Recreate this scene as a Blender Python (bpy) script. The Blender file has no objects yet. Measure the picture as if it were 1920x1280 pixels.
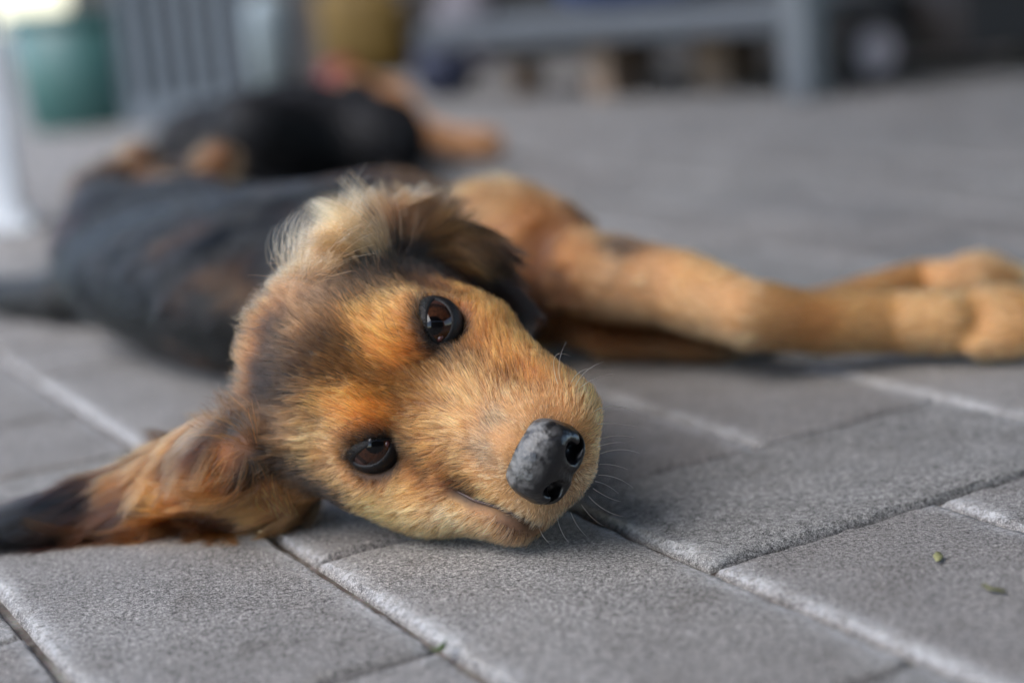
import bpy, bmesh, math, random, time
import numpy as np
from mathutils import Vector, Matrix, Euler
from mathutils.bvhtree import BVHTree
T0 = time.time()
rng = np.random.default_rng(7)
random.seed(7)
SC = bpy.context.scene
COL = SC.collection

# ------------------------------------------------------------------ camera
FPX, YH, ROLL, CAMH = 3133.4, -31.3, -0.0868, 0.1939      # focal length in 1920-px units, horizon row, roll, lens height
PITCH = math.atan((640 - YH) / FPX)
_fw = np.array([0, math.cos(PITCH), -math.sin(PITCH)])
_up = np.array([0, math.sin(PITCH), math.cos(PITCH)])
_rt = np.array([1.0, 0, 0])
_c, _s = math.cos(ROLL), math.sin(ROLL)
CR, CU, CF = _c * _rt + _s * _up, -_s * _rt + _c * _up, _fw
CAM = np.array([0, 0, CAMH])
cam_data = bpy.data.cameras.new('camera')
cam = bpy.data.objects.new('camera', cam_data)
COL.objects.link(cam)
cam.matrix_world = Matrix(((CR[0], CU[0], -CF[0], 0), (CR[1], CU[1], -CF[1], 0), (CR[2], CU[2], -CF[2], CAMH), (0, 0, 0, 1)))
cam_data.sensor_width = 36.0
cam_data.lens = 36.0 * FPX / 1920
cam_data.clip_start, cam_data.clip_end = 0.02, 500
cam_data.dof.use_dof = True
cam_data.dof.focus_distance = 0.570
cam_data.dof.aperture_fstop = 3.7
cam_data.dof.aperture_blades = 0
SC.camera = cam

# ------------------------------------------------------------------ sky, sun, exposure
SUN_ELEV, SUN_AZ = math.radians(50), math.radians(-122)   # azimuth measured from +Y (away from the lens) towards +X
world = bpy.data.worlds.new('World'); SC.world = world; world.use_nodes = True
nt = world.node_tree; nt.nodes.clear()
sky = nt.nodes.new('ShaderNodeTexSky'); sky.sky_type = 'NISHITA'; sky.sun_disc = False
sky.sun_elevation = SUN_ELEV; sky.sun_rotation = SUN_AZ
sky.dust_density = 1.0; sky.air_density = 1.0; sky.ozone_density = 1.0
bg = nt.nodes.new('ShaderNodeBackground'); bg.inputs['Strength'].default_value = 0.11
ow = nt.nodes.new('ShaderNodeOutputWorld')
nt.links.new(sky.outputs['Color'], bg.inputs['Color']); nt.links.new(bg.outputs['Background'], ow.inputs['Surface'])
sun_data = bpy.data.lights.new('sun', 'SUN'); sun_data.energy = 1.0; sun_data.angle = math.radians(50); sun_data.color = (1, 0.97, 0.93)
sun = bpy.data.objects.new('sun', sun_data); COL.objects.link(sun)
_sd = Vector((math.sin(SUN_AZ) * math.cos(SUN_ELEV), math.cos(SUN_AZ) * math.cos(SUN_ELEV), math.sin(SUN_ELEV)))
sun.rotation_euler = _sd.to_track_quat('Z', 'Y').to_euler()
sun.location = _sd * 10
vs = SC.view_settings
vs.view_transform = 'Standard'; vs.look = 'None'; vs.gamma = 1.0; vs.use_curve_mapping = False
vs.exposure = 2.2
SC.cycles.max_bounces = 8
try:
    SC.cycles.use_denoising = True
except Exception:
    pass

# ------------------------------------------------------------------ helpers
def ray(x, y):
    return CF + CR * ((x - 960) / FPX) - CU * ((y - 640) / FPX)
def at(x, y, d):                       # a photograph pixel at a distance along the optical axis
    return CAM + ray(x, y) * d
def atz(x, y, z):                      # a photograph pixel at a height above the paving
    r = ray(x, y); return CAM + r * ((z - CAMH) / r[2])
def lin(c):
    c = np.asarray(c, float) / 255.0
    return np.where(c <= 0.04045, c / 12.92, ((c + 0.055) / 1.055) ** 2.4)
def rgba(r, g, b): return tuple(lin((r, g, b))) + (1.0,)

def link(o, parent=None, label=None, cat=None, group=None, kind=None):
    COL.objects.link(o)
    if parent is not None: o.parent = parent
    if label: o['label'] = label
    if cat: o['category'] = cat
    if group: o['group'] = group
    if kind: o['kind'] = kind
    return o
def mesh_obj(name, verts, faces, mat, parent=None, smooth=True, **kw):
    me = bpy.data.meshes.new(name)
    verts = np.asarray(verts, np.float32)
    if isinstance(faces, np.ndarray):
        n, k = faces.shape
        me.vertices.add(len(verts)); me.vertices.foreach_set('co', verts.ravel())
        me.loops.add(n * k); me.loops.foreach_set('vertex_index', faces.astype(np.int32).ravel())
        me.polygons.add(n); me.polygons.foreach_set('loop_start', np.arange(0, n * k, k, dtype=np.int32))
        me.update(calc_edges=True); me.validate()
    else:
        me.from_pydata([tuple(v) for v in verts], [], faces); me.update()
    if smooth: me.polygons.foreach_set('use_smooth', np.ones(len(me.polygons), bool))
    if mat: me.materials.append(mat)
    return link(bpy.data.objects.new(name, me), parent, **kw)
def empty(name, loc=(0, 0, 0), **kw):
    o = bpy.data.objects.new(name, None); o.location = loc; o.empty_display_size = 0.05
    return link(o, **kw)

class Nodes:
    def __init__(s, name):
        s.m = bpy.data.materials.new(name); s.m.use_nodes = True; s.t = s.m.node_tree; s.t.nodes.clear()
        s.out = s.n('ShaderNodeOutputMaterial')
    def n(s, typ, **kw):
        x = s.t.nodes.new(typ)
        for k, v in kw.items(): setattr(x, k, v)
        return x
    def l(s, a, b): s.t.links.new(a, b)
    def noise(s, scale, detail=4, rough=0.55, vec=None, dist=0.0):
        x = s.n('ShaderNodeTexNoise'); x.inputs['Scale'].default_value = scale; x.inputs['Detail'].default_value = detail
        x.inputs['Roughness'].default_value = rough; x.inputs['Distortion'].default_value = dist
        if vec is not None: s.l(vec, x.inputs['Vector'])
        return x
    def ramp(s, fac, stops):
        x = s.n('ShaderNodeValToRGB'); e = x.color_ramp.elements
        while len(e) < len(stops): e.new(0.5)
        for el, (p, c) in zip(e, stops):
            el.position = p; el.color = c if len(c) == 4 else (*c, 1)
        s.l(fac, x.inputs['Fac']); return x
    def mix(s, fac, a, b, blend='MIX'):
        x = s.n('ShaderNodeMix'); x.data_type = 'RGBA'; x.blend_type = blend
        for v, k in ((fac, 0), (a, 6), (b, 7)):
            if hasattr(v, 'links'): s.l(v, x.inputs[k])
            else: x.inputs[k].default_value = v
        return x.outputs[2]
    def math(s, op, a, b=None, clamp=False):
        x = s.n('ShaderNodeMath'); x.operation = op; x.use_clamp = clamp
        for k, v in enumerate((a, b)):
            if v is None: continue
            if hasattr(v, 'links'): s.l(v, x.inputs[k])
            else: x.inputs[k].default_value = v
        return x.outputs[0]
    def bsdf(s, color, rough=0.6, **kw):
        x = s.n('ShaderNodeBsdfPrincipled')
        for k, v in ((('Base Color', color), ('Roughness', rough)) + tuple(kw.items())):
            if hasattr(v, 'links'): s.l(v, x.inputs[k])
            else: x.inputs[k].default_value = v
        s.l(x.outputs[0], s.out.inputs['Surface']); return x
    def bump(s, h, strength, dist, b):
        x = s.n('ShaderNodeBump'); x.inputs['Strength'].default_value = strength; x.inputs['Distance'].default_value = dist
        s.l(h, x.inputs['Height']); s.l(x.outputs[0], b.inputs['Normal']); return x
    def geo(s): return s.n('ShaderNodeNewGeometry')
    def obj(s): return s.n('ShaderNodeTexCoord').outputs['Object']

def mat_plain(name, rgb, rough=0.6, var=0.12, scale=6.0, metallic=0.0, bump=0.0):
    N = Nodes(name); nz = N.noise(scale, 4, 0.6, N.obj())
    c = rgba(*rgb)
    r = N.ramp(nz.outputs['Fac'], [(0.3, tuple(x * (1 - var) for x in c[:3])), (0.7, tuple(min(1, x * (1 + var)) for x in c[:3]))])
    b = N.bsdf(r.outputs['Color'], rough, Metallic=metallic)
    if bump: N.bump(nz.outputs['Fac'], bump, 0.01, b)
    return N.m

# ------------------------------------------------------------------ paving: herringbone of 20 x 10 cm concrete blocks
TH, P0, Q0, U = 2.0710, 0.2028, 0.5324, 0.1
DA = np.array([math.cos(TH), math.sin(TH)]); DB = np.array([math.sin(TH), -math.cos(TH)])
def lat(i, j): return DB * (P0 + i * U) + DA * (Q0 + j * U)

def mat_paver():
    N = Nodes('concrete_paver')
    geo = N.geo(); pos = geo.outputs['Position']
    oi = N.n('ShaderNodeObjectInfo')
    fine = N.noise(2600, 2, 0.7, pos); mid = N.noise(560, 6, 0.85, pos); big = N.noise(22, 6, 0.7, pos); patch = N.noise(55, 4, 0.65, pos, 0.3)
    base = N.ramp(big.outputs['Fac'], [(0.25, rgba(112, 109, 106)), (0.75, rgba(150, 146, 142))]).outputs['Color']
    tint = N.ramp(oi.outputs['Random'], [(0.0, rgba(128, 121, 117)), (0.35, rgba(132, 131, 129)), (0.7, rgba(146, 141, 137)), (1.0, rgba(116, 115, 115))]).outputs['Color']
    c = N.mix(0.5, base, tint)
    sp = N.ramp(mid.outputs['Fac'], [(0.38, (0.2, 0.19, 0.19)), (0.5, (0.95, 0.95, 0.95)), (0.62, (1.6, 1.58, 1.55))]).outputs['Color']
    c = N.mix(1.0, c, sp, 'MULTIPLY')
    sp2 = N.ramp(fine.outputs['Fac'], [(0.40, (0.2, 0.2, 0.2)), (0.52, (1, 1, 1)), (0.66, (1.9, 1.9, 1.9))]).outputs['Color']
    c = N.mix(0.9, c, sp2, 'MULTIPLY')
    dk = N.ramp(patch.outputs['Fac'], [(0.0, (1, 1, 1)), (0.62, (1, 1, 1)), (0.74, (0.62, 0.6, 0.6))]).outputs['Color']
    c = N.mix(0.8, c, dk, 'MULTIPLY')
    stain = N.noise(30, 6, 0.75, pos, 0.6)
    c = N.mix(0.9, c, N.ramp(stain.outputs['Fac'], [(0.30, (0.70, 0.68, 0.66)), (0.45, (1, 1, 1)), (0.60, (1, 1, 1)), (0.72, (1.22, 1.21, 1.2))]).outputs['Color'], 'MULTIPLY')
    pv = N.n('ShaderNodeTexVoronoi'); pv.inputs['Scale'].default_value = 420; N.l(pos, pv.inputs['Vector'])
    pit = N.ramp(pv.outputs['Distance'], [(0.10, (0.3, 0.29, 0.28)), (0.24, (1, 1, 1))]).outputs['Color']
    pm = N.ramp(N.noise(90, 3, 0.6, pos).outputs['Fac'], [(0.45, (0, 0, 0)), (0.62, (1, 1, 1))]).outputs['Color']
    c = N.mix(pm, c, N.mix(1.0, c, pit, 'MULTIPLY'))
    # pale lime bloom along the chamfers that run with the joints (a colour attribute baked on each block)
    at_ = N.n('ShaderNodeAttribute'); at_.attribute_name = 'bloom'
    bl = N.noise(420, 6, 0.8, pos, 0.5)
    f = N.math('MULTIPLY', at_.outputs['Fac'], N.ramp(bl.outputs['Fac'], [(0.38, (0.05,) * 3), (0.6, (0.9, 0.9, 0.9))]).outputs['Color'])
    f = N.math('MULTIPLY', f, N.ramp(N.noise(38, 3, 0.6, pos).outputs['Fac'], [(0.36, (0.25,) * 3), (0.56, (1, 1, 1))]).outputs['Color'])
    c = N.mix(f, c, rgba(190, 190, 190))
    b = N.bsdf(c, 0.85)
    b.inputs['Specular IOR Level'].default_value = 0.15
    h = N.math('ADD', N.math('MULTIPLY', fine.outputs['Fac'], 0.5), mid.outputs['Fac'])
    N.bump(h, 0.9, 0.0008, b)
    return N.m
M_PAVER = mat_paver()

def paver_mesh(seed, bloom_p, amount=1.0):
    """A block 2 x 1 units along local x; top at z=0; chamfered and slightly chipped edges. bloom_p: local axis whose edges carry the pale bloom."""
    r = np.random.default_rng(seed)
    L, W, g, ch, chz = 0.1, 0.05, 0.0013, 0.0032, 0.0017
    nx, ny = 34, 17
    L -= g; W -= g
    def chip(n, amp): 
        v = np.zeros(n); 
        for f in (3, 7, 15, 31): v += np.sin(np.linspace(0, f * 2.1, n) + r.uniform(0, 6)) * amp / f ** 0.5
        return v + r.normal(0, amp * 0.5, n)
    per = []
    xs = np.linspace(-1, 1, nx); ys = np.linspace(-1, 1, ny)
    for x in xs[:-1]: per.append((x, -1))
    for y in ys[:-1]: per.append((1, y))
    for x in xs[::-1][:-1]: per.append((x, 1))
    for y in ys[::-1][:-1]: per.append((-1, y))
    per = np.array(per); n = len(per)
    rings = []; bl = []
    sets = [(0.0, -0.045, 0.0002), (0.0, -chz - 0.0012, 0.0004), (0.0012, -chz * 0.75, 0.0008), (ch * 0.55, -chz * 0.22, 0.0008), (ch, -0.0001, 0.0010), (ch + 0.0065, 0.0002, 0.0)]
    blv = [0.0, 0.3, 1.0, 1.0, 0.95, 0.2]
    for (ins, z, amp), b in zip(sets, blv):
        j = chip(n, amp)
        x = per[:, 0] * (L - ins) - np.sign(per[:, 0]) * (np.abs(per[:, 0]) > 0.999) * np.abs(j)
        y = per[:, 1] * (W - ins) - np.sign(per[:, 1]) * (np.abs(per[:, 1]) > 0.999) * np.abs(j)
        rings.append(np.stack([x, y, np.full(n, z) + (r.normal(0, amp * 0.35, n) if z > -0.02 else 0)], 1))
        onx = np.clip((np.abs(per[:, 0]) - 0.9) / 0.1, 0, 1); ony = np.clip((np.abs(per[:, 1]) - 0.8) / 0.2, 0, 1)
        w = onx if bloom_p == 0 else ony
        o = ony if bloom_p == 0 else onx
        bl.append(b * np.clip(w - 0.0 * o, 0, 1) + b * 0.12 * o)
    V = np.concatenate(rings); F = []
    for k in range(len(rings) - 1):
        for i in range(n):
            a, c = k * n + i, k * n + (i + 1) % n
            F.append((a, c, c + n, a + n))
    F.append(tuple(range((len(rings) - 1) * n, len(rings) * n)))
    me = bpy.data.meshes.new('paver'); me.from_pydata([tuple(v) for v in V], [], F); me.update()
    me.polygons.foreach_set('use_smooth', np.ones(len(me.polygons), bool))
    a = me.attributes.new('bloom', 'FLOAT', 'POINT'); a.data.foreach_set('value', np.clip(np.concatenate(bl) * amount, 0, 1).astype(np.float32))
    me.materials.append(M_PAVER)
    return me

def mat_bed():
    N = Nodes('joint_sand'); pos = N.geo().outputs['Position']
    a = N.noise(600, 4, 0.7, pos); b_ = N.noise(40, 4, 0.6, pos)
    c = N.ramp(b_.outputs['Fac'], [(0.35, rgba(74, 62, 54)), (0.5, rgba(112, 102, 94)), (0.65, rgba(158, 152, 144))]).outputs['Color']
    b = N.bsdf(N.mix(0.6, c, a.outputs['Color'], 'MULTIPLY'), 0.95); N.bump(a.outputs['Fac'], 0.8, 0.002, b)
    return N.m
pavement = mesh_obj('pavement', [(-60, -20, -0.0036), (60, -20, -0.0036), (60, 120, -0.0036), (-60, 120, -0.0036)], [(0, 1, 2, 3)], mat_bed(), kind='structure')
pavers = []
for i in range(-40, 60):
    for j in range(-60, 60):
        # herringbone: the upright block (along q) starts where (i + j) % 4 == 2, the lying block (along p) where it is 0
        k = (i + j) % 4
        if k == 2: pavers.append((i, j, 1))
        if k == 0: pavers.append((i, j, 0))
def seen(c, m=0.0):
    d = np.array([c[0], c[1], 0]) - CAM; z = d @ CF
    if z < 0.25: return False, z
    x, y = 960 + FPX * (d @ CR) / z, 640 - FPX * (d @ CU) / z
    pad = 0.13 * FPX / z
    return (-pad < x < 1920 + pad and -pad < y < 1280 + pad), z
cand = []
for i, j, v in pavers:
    c = lat(i + (0.5 if v else 1.0), j + (1.0 if v else 0.5))
    ok, z = seen(c)
    if c[1] < 4.6 and c[1] > -0.3 and -2.6 < c[0] < 3.2: cand.append((z if ok else z + 50, i, j, v, c))
cand.sort(key=lambda t: t[0])
PM = {(v, k): [paver_mesh(10 + s + 100 * v, 1 if v else 0, m) for s in range(5)] for v in (0, 1) for k, m in ((0, 0.72), (1, 0.22))}   # swept clean farther back
rest_v, rest_f = [], []
for n, (z, i, j, v, c) in enumerate(cand):
    ang = TH if v else TH - math.pi / 2
    if n < 290 and z < 40:
        o = bpy.data.objects.new('paver', PM[v, int(z > 0.95)][rng.integers(5)])
        o.location = (c[0], c[1], rng.normal(0, 0.0003)); o.rotation_euler = (rng.normal(0, 0.0025), rng.normal(0, 0.0015), ang + (math.pi if rng.random() < 0.5 else 0))
        link(o, pavement)
    else:
        ca, sa = math.cos(ang), math.sin(ang); b0 = len(rest_v)
        for sx, sy, z_ in ((1, 1, -.01), (-1, 1, -.01), (-1, -1, -.01), (1, -1, -.01), (.96, .93, 0), (-.96, .93, 0), (-.96, -.93, 0), (.96, -.93, 0)):
            x, y = sx * 0.098, sy * 0.048
            rest_v.append((c[0] + ca * x - sa * y, c[1] + sa * x + ca * y, z_))
        rest_f += [(b0 + 4, b0 + 5, b0 + 6, b0 + 7)] + [(b0 + a, b0 + (a + 1) % 4, b0 + (a + 1) % 4 + 4, b0 + a + 4) for a in range(4)]
if rest_v: mesh_obj('far_pavers', rest_v, rest_f, M_PAVER, pavement, smooth=False, kind='stuff')
print('pavers', len(cand), time.time() - T0, flush=True)

# ------------------------------------------------------------------ distance-field modelling
class Field:
    """A sampled distance field that shapes are blended into, each only in its own window; surface() turns it into quads."""
    def __init__(s, lo, hi, h):
        s.h = h; s.lo = np.array(lo, float); s.n = np.ceil((np.array(hi) - s.lo) / h).astype(int) + 1
        s.d = np.full(tuple(s.n), 0.03, np.float32)
    def win(s, lo, hi):
        a = np.clip(np.floor((lo - s.lo) / s.h).astype(int), 0, s.n - 1); b = np.clip(np.ceil((hi - s.lo) / s.h).astype(int) + 1, 1, s.n)
        ax = [(s.lo[k] + np.arange(a[k], b[k]) * s.h).astype(np.float32) for k in range(3)]
        return tuple(slice(a[k], b[k]) for k in range(3)), ax
    def blend(s, sl, d, k, cut=False):
        o = s.d[sl]
        if cut:
            d = -d; h = np.maximum(k - np.abs(o - d), 0) / k; s.d[sl] = np.maximum(o, d) + h * h * k * 0.25
        else:
            h = np.maximum(k - np.abs(o - d), 0) / k; s.d[sl] = np.minimum(o, d) - h * h * k * 0.25
    def ell(s, c, r, R=None, k=0.01, cut=False):
        """ellipsoid; R: 3x3 rows = local axes in world"""
        c = np.asarray(c, float); r = np.asarray(r, float) * np.ones(3); m = r.max() + k + 0.012
        sl, ax = s.win(c - m, c + m)
        X = np.stack(np.meshgrid(ax[0] - c[0], ax[1] - c[1], ax[2] - c[2], indexing='ij'), -1).astype(np.float32)
        if R is not None: X = X @ np.asarray(R, np.float32).T
        k0 = np.linalg.norm(X / r.astype(np.float32), axis=-1); k1 = np.linalg.norm(X / (r * r).astype(np.float32), axis=-1)
        s.blend(sl, k0 * (k0 - 1) / np.maximum(k1, 1e-6), k, cut)
    def cap(s, a, b, ra, rb, k=0.01, cut=False, flat=None):
        """tapered capsule; flat=(axis, factor): squashed along a world axis"""
        a = np.asarray(a, float); b = np.asarray(b, float); m = max(ra, rb) + k + 0.012
        sl, ax = s.win(np.minimum(a, b) - m, np.maximum(a, b) + m)
        X = np.stack(np.meshgrid(ax[0] - a[0], ax[1] - a[1], ax[2] - a[2], indexing='ij'), -1).astype(np.float32)
        d = b - a
        if flat is not None:
            n, f = np.asarray(flat[0], float), flat[1]; n = n / np.linalg.norm(n)
            X = X + (X @ n.astype(np.float32))[..., None] * (n * (f - 1)).astype(np.float32); d = d + n * (d @ n) * (f - 1)
        t = np.clip((X @ d.astype(np.float32)) / (d @ d), 0, 1)
        dist = np.linalg.norm(X - t[..., None] * d.astype(np.float32), axis=-1) - (ra + (rb - ra) * t)
        if flat is not None: dist = dist / (1 + (flat[1] - 1) * 0.5)
        s.blend(sl, dist, k, cut)
    def chain(s, pts, rad, k=0.01, flat=None):
        P = np.array(pts, float); m = max(rad) + k + 0.012; sl, ax = s.win(P.min(0) - m, P.max(0) + m); out = None
        G = np.stack(np.meshgrid(*ax, indexing='ij'), -1).astype(np.float32)
        S = np.eye(3)
        if flat is not None:
            n = np.asarray(flat[0], float); n = n / np.linalg.norm(n); S = S + np.outer(n, n) * (flat[1] - 1)
        G = G @ S.T.astype(np.float32); P = P @ S.T
        for a, b, ra, rb in zip(P[:-1], P[1:], rad[:-1], rad[1:]):
            X = G - a.astype(np.float32); d = b - a; t = np.clip((X @ d.astype(np.float32)) / (d @ d), 0, 1)
            dist = np.linalg.norm(X - t[..., None] * d.astype(np.float32), axis=-1) - (ra + (rb - ra) * t * t * (3 - 2 * t)); out = dist if out is None else np.minimum(out, dist)
        s.blend(sl, out / (1 + ((flat[1] if flat is not None else 1) - 1) * 0.5), k)
    def surface(s):
        d = s.d; ins = d < 0
        c = ins[:-1, :-1, :-1].astype(np.uint8)
        for o in ((0,0,1),(0,1,0),(0,1,1),(1,0,0),(1,0,1),(1,1,0),(1,1,1)):
            c = c + ins[o[0]:ins.shape[0]-1+o[0], o[1]:ins.shape[1]-1+o[1], o[2]:ins.shape[2]-1+o[2]]
        act = (c > 0) & (c < 8); idx = np.argwhere(act); vid = np.full(act.shape, -1, np.int32); vid[act] = np.arange(len(idx))
        acc = np.zeros((len(idx), 3)); cnt = np.zeros(len(idx))
        cor = np.array([(x, y, z) for x in (0, 1) for y in (0, 1) for z in (0, 1)])
        val = [d[idx[:, 0] + q[0], idx[:, 1] + q[1], idx[:, 2] + q[2]] for q in cor]
        for a in range(8):
            for b in range(a + 1, 8):
                if np.abs(cor[a] - cor[b]).sum() != 1: continue
                m = (val[a] < 0) != (val[b] < 0); t = (val[a] / np.where(m, val[a] - val[b], 1))[m]
                acc[m] += cor[a] + (cor[b] - cor[a]) * t[:, None]; cnt[m] += 1
        V = s.lo + (idx + acc / cnt[:, None]) * s.h; F = []
        for ax in range(3):
            u, w = (ax + 1) % 3, (ax + 2) % 3
            e = np.argwhere(np.diff(ins.astype(np.int8), axis=ax) != 0)
            e = e[(e[:, u] > 0) & (e[:, w] > 0) & (e[:, u] < act.shape[u]) & (e[:, w] < act.shape[w])]
            q = []
            for du, dw in ((0, 0), (1, 0), (1, 1), (0, 1)):
                p = e.copy(); p[:, u] -= du; p[:, w] -= dw; q.append(vid[p[:, 0], p[:, 1], p[:, 2]])
            q = np.stack(q, 1); flip = ~ins[e[:, 0], e[:, 1], e[:, 2]]
            q[flip] = q[flip][:, ::-1]; F.append(q)
        F = np.concatenate(F); return V, F[(F >= 0).all(1)]
def seg_dist(P, chain):
    best = np.full(len(P), 9.0); dirs = np.zeros((len(P), 3)); par = np.zeros(len(P))
    for i, (a, b) in enumerate(zip(chain[:-1], chain[1:])):
        a, b = np.asarray(a), np.asarray(b); d = b - a; t = np.clip((P - a) @ d / (d @ d), 0, 1); r = np.linalg.norm(P - a - t[:, None] * d, axis=1)
        m = r < best; best[m] = r[m]; dirs[m] = d / np.linalg.norm(d); par[m] = (i + t[m]) / (len(chain) - 1)
    return best, dirs, par
def relax(V, F, it, lam=0.5):
    E = np.concatenate([F[:, [0, 1]], F[:, [1, 2]], F[:, [2, 3]], F[:, [3, 0]]]); E = np.concatenate([E, E[:, ::-1]])
    n = np.bincount(E[:, 0], minlength=len(V))[:, None]
    for _ in range(it):
        A = np.stack([np.bincount(E[:, 0], V[E[:, 1], k], len(V)) for k in range(3)], 1) / np.maximum(n, 1)
        V = V + lam * (A - V)
    return V
def vnormals(V, F):
    n = np.cross(V[F[:, 2]] - V[F[:, 0]], V[F[:, 3]] - V[F[:, 1]]); N = np.zeros_like(V)
    for k in range(4):
        for c in range(3): N[:, c] += np.bincount(F[:, k], n[:, c], len(V))
    return N / np.maximum(np.linalg.norm(N, axis=1, keepdims=True), 1e-12)

# ------------------------------------------------------------------ the puppy: head frame (x = its right, y = towards its nose, z = crown), centimetres
BETA = math.radians(44)
_eye = np.array([0.448, 0.893, 0.0]); _eye /= np.linalg.norm(_eye)      # towards the upper eye in the picture plane
_nose = np.array([0.893, -0.448, 0.0])
def pic(v): return CR * v[0] + CU * v[1] - CF * v[2]                     # picture axes (right, up, towards the lens) to world
HX = pic(-_eye)
HY = pic(_nose * math.cos(BETA) + np.array([0, 0, 1.0]) * math.sin(BETA))
HZ = np.cross(HX, HY)
HR = np.stack([HX, HY, HZ])                                             # rows: head axes in world
HO = at(757, 722, 0.588)                                                # between the eyes
EYE = (2.35, -0.28, -0.28)                                               # eyeball centre (mirrored)
def H(x, y, z): return HO + (HX * x + HY * y + HZ * z) * 0.01
def to_head(P): return ((P - HO) @ HR.T) * 100

F1 = Field((-0.50, 0.40, -0.004), (0.36, 1.34, 0.150), 0.0018)
hell = lambda c, r, k=1.0, rot=None, cut=False: F1.ell(H(*c), np.array(r) * 0.01, HR if rot is None else rot @ HR, k * 0.01, cut)
hcap = lambda a, b, ra, rb, k=1.0, cut=False: F1.cap(H(*a), H(*b), ra * 0.01, rb * 0.01, k * 0.01, cut)
# skull, brow, cheeks, muzzle
hell((0.3, -3.85, -0.75), (3.8, 4.3, 3.85))
hell((0, -1.3, 0.0), (2.7, 2.4, 1.6), 0.8)
for s in (-1, 1):
    hell((s * 1.75, -0.75, 0.35), (1.25, 1.2, 0.95), 0.6)           # brow
    hell((s * 2.5, -0.6, -2.2), (1.55, 2.2, 1.8), 0.9)              # cheek
    hell((s * 1.75, 1.5, -2.2), (1.1, 1.9, 1.5), 0.8)
    hell((s * 1.45, 4.2, -2.95), (1.3, 1.9, 1.5), 0.5)              # flew
hell((3.5, -1.2, -1.5), (1.4, 2.1, 1.8), 0.8)
hell((3.2, 0.6, -2.4), (1.3, 1.9, 1.4), 0.7)
hell((3.0, 1.0, -2.9), (1.1, 2.0, 1.3), 0.8)                        # cheek and lip pressed out by the paving
hell((1.9, 3.6, -3.3), (1.1, 1.9, 0.9), 0.6)
hcap((0, 0.3, -1.0), (0, 4.6, -2.1), 1.45, 1.3, 0.8)
hcap((0, 0.5, -0.35), (0, 5.0, -1.25), 0.75, 0.8, 0.7)              # bridge
hell((0, 5.3, -3.4), (1.55, 1.05, 1.25), 0.5)                      # lip under the nose
hell((0, 5.1, -1.9), (1.1, 0.7, 0.8), 0.5)
hcap((0.3, -1.5, -3.6), (0.5, 3.7, -3.75), 1.3, 0.8, 0.25)          # lower jaw
for s in (-1, 1): hcap((s * 1.6, -2.0, -3.4), (s * 0.6 + 0.4, 3.3, -3.8), 1.2, 0.7, 0.3)
hcap((-2.5, 0.6, -2.2), (-1.85, 4.6, -3.0), 1.15, 1.0, 0.6)            # side of the muzzle runs straight into the cheek
hcap((3.3, 0.2, -2.2), (2.25, 4.4, -3.2), 1.2, 0.95, 0.6)
hcap((-1.2, 0.6, -0.9), (-0.9, 4.4, -1.9), 0.9, 0.9, 0.6)
hcap((1.2, 0.6, -0.9), (0.9, 4.4, -1.9), 0.9, 0.9, 0.6)
hcap((2.1, 1.6, -3.7), (1.4, 4.3, -4.0), 0.6, 0.5, 0.3)              # lower lip on the side that rests on the paving
def skin(x, y):                        # first point of the modelled surface along the lens ray through a pixel
    t = np.arange(0.45, 1.2, 0.0008); p = CAM + ray(x, y)[None] * t[:, None]; k_ = np.round((p - F1.lo) / F1.h).astype(int)
    ok_ = ((k_ >= 0) & (k_ < F1.n)).all(1); v_ = np.full(len(t), 1.0); v_[ok_] = F1.d[tuple(k_[ok_].T)]
    h_ = np.argmax(v_ < 0); return p[h_] if v_[h_] < 0 else at(x, y, 0.56)
MOUTH = [tuple(to_head(skin(x, y)[None])[0]) for x, y in ((858, 922), (885, 938), (930, 955), (975, 976), (1010, 990))]
for a_, b_ in zip(MOUTH[:-1], MOUTH[1:]): hcap(a_, b_, 0.17, 0.17, 0.12, True)
for s in (-1, 1): hell((s * EYE[0], EYE[1], EYE[2]), (1.0, 1.0, 1.0), 0.25, cut=True)   # sockets
# neck and trunk
chest = at(720, 500, 0.93); chest[2] = 0.045
rump = at(315, 490, 1.08); rump[2] = 0.044
mid_ = at(430, 530, 0.975); mid_[2] = 0.043; near_ = at(530, 560, 0.905); near_[2] = 0.043
F1.chain([H(0, -3.5, -1.5), H(-1.3, -5.0, -3.2), at(670, 520, 0.80) * [1, 1, 0] + [0, 0, 0.045], chest], [0.030, 0.034, 0.041, 0.048], 0.02)
ax = (rump - chest); ax[2] = 0; ax /= np.linalg.norm(ax); lt = np.array([-ax[1], ax[0], 0])
lt = lt if lt[1] < 0 else -lt
TR = np.stack([ax, lt, [0, 0, 1]])
F1.ell(chest + ax * 0.03, (0.125, 0.082, 0.043), TR, 0.025)
F1.ell(near_, (0.10, 0.070, 0.042), TR, 0.025)
F1.ell(mid_, (0.12, 0.080, 0.040), TR, 0.025)
F1.ell(rump, (0.085, 0.066, 0.042), TR, 0.025)
TAIL = [rump + [-0.05, 0.0, -0.02], atz(120, 555, 0.020), atz(30, 556, 0.015), atz(-60, 545, 0.012)]
F1.chain(TAIL, [0.022, 0.0155, 0.013, 0.010], 0.012)   # tail
# hind legs folded behind the trunk, paws just showing over the back
L3 = [rump + [0.02, 0.01, 0.0], at(300, 372, 1.19), at(362, 325, 1.19), at(410, 300, 1.18)]
L4 = [rump + [-0.03, 0.02, 0.0], at(190, 372, 1.20), at(215, 325, 1.21), at(262, 298, 1.20)]
for l_ in (L3, L4): F1.chain(l_, [0.038, 0.020, 0.0115, 0.0125], 0.012)
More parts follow.
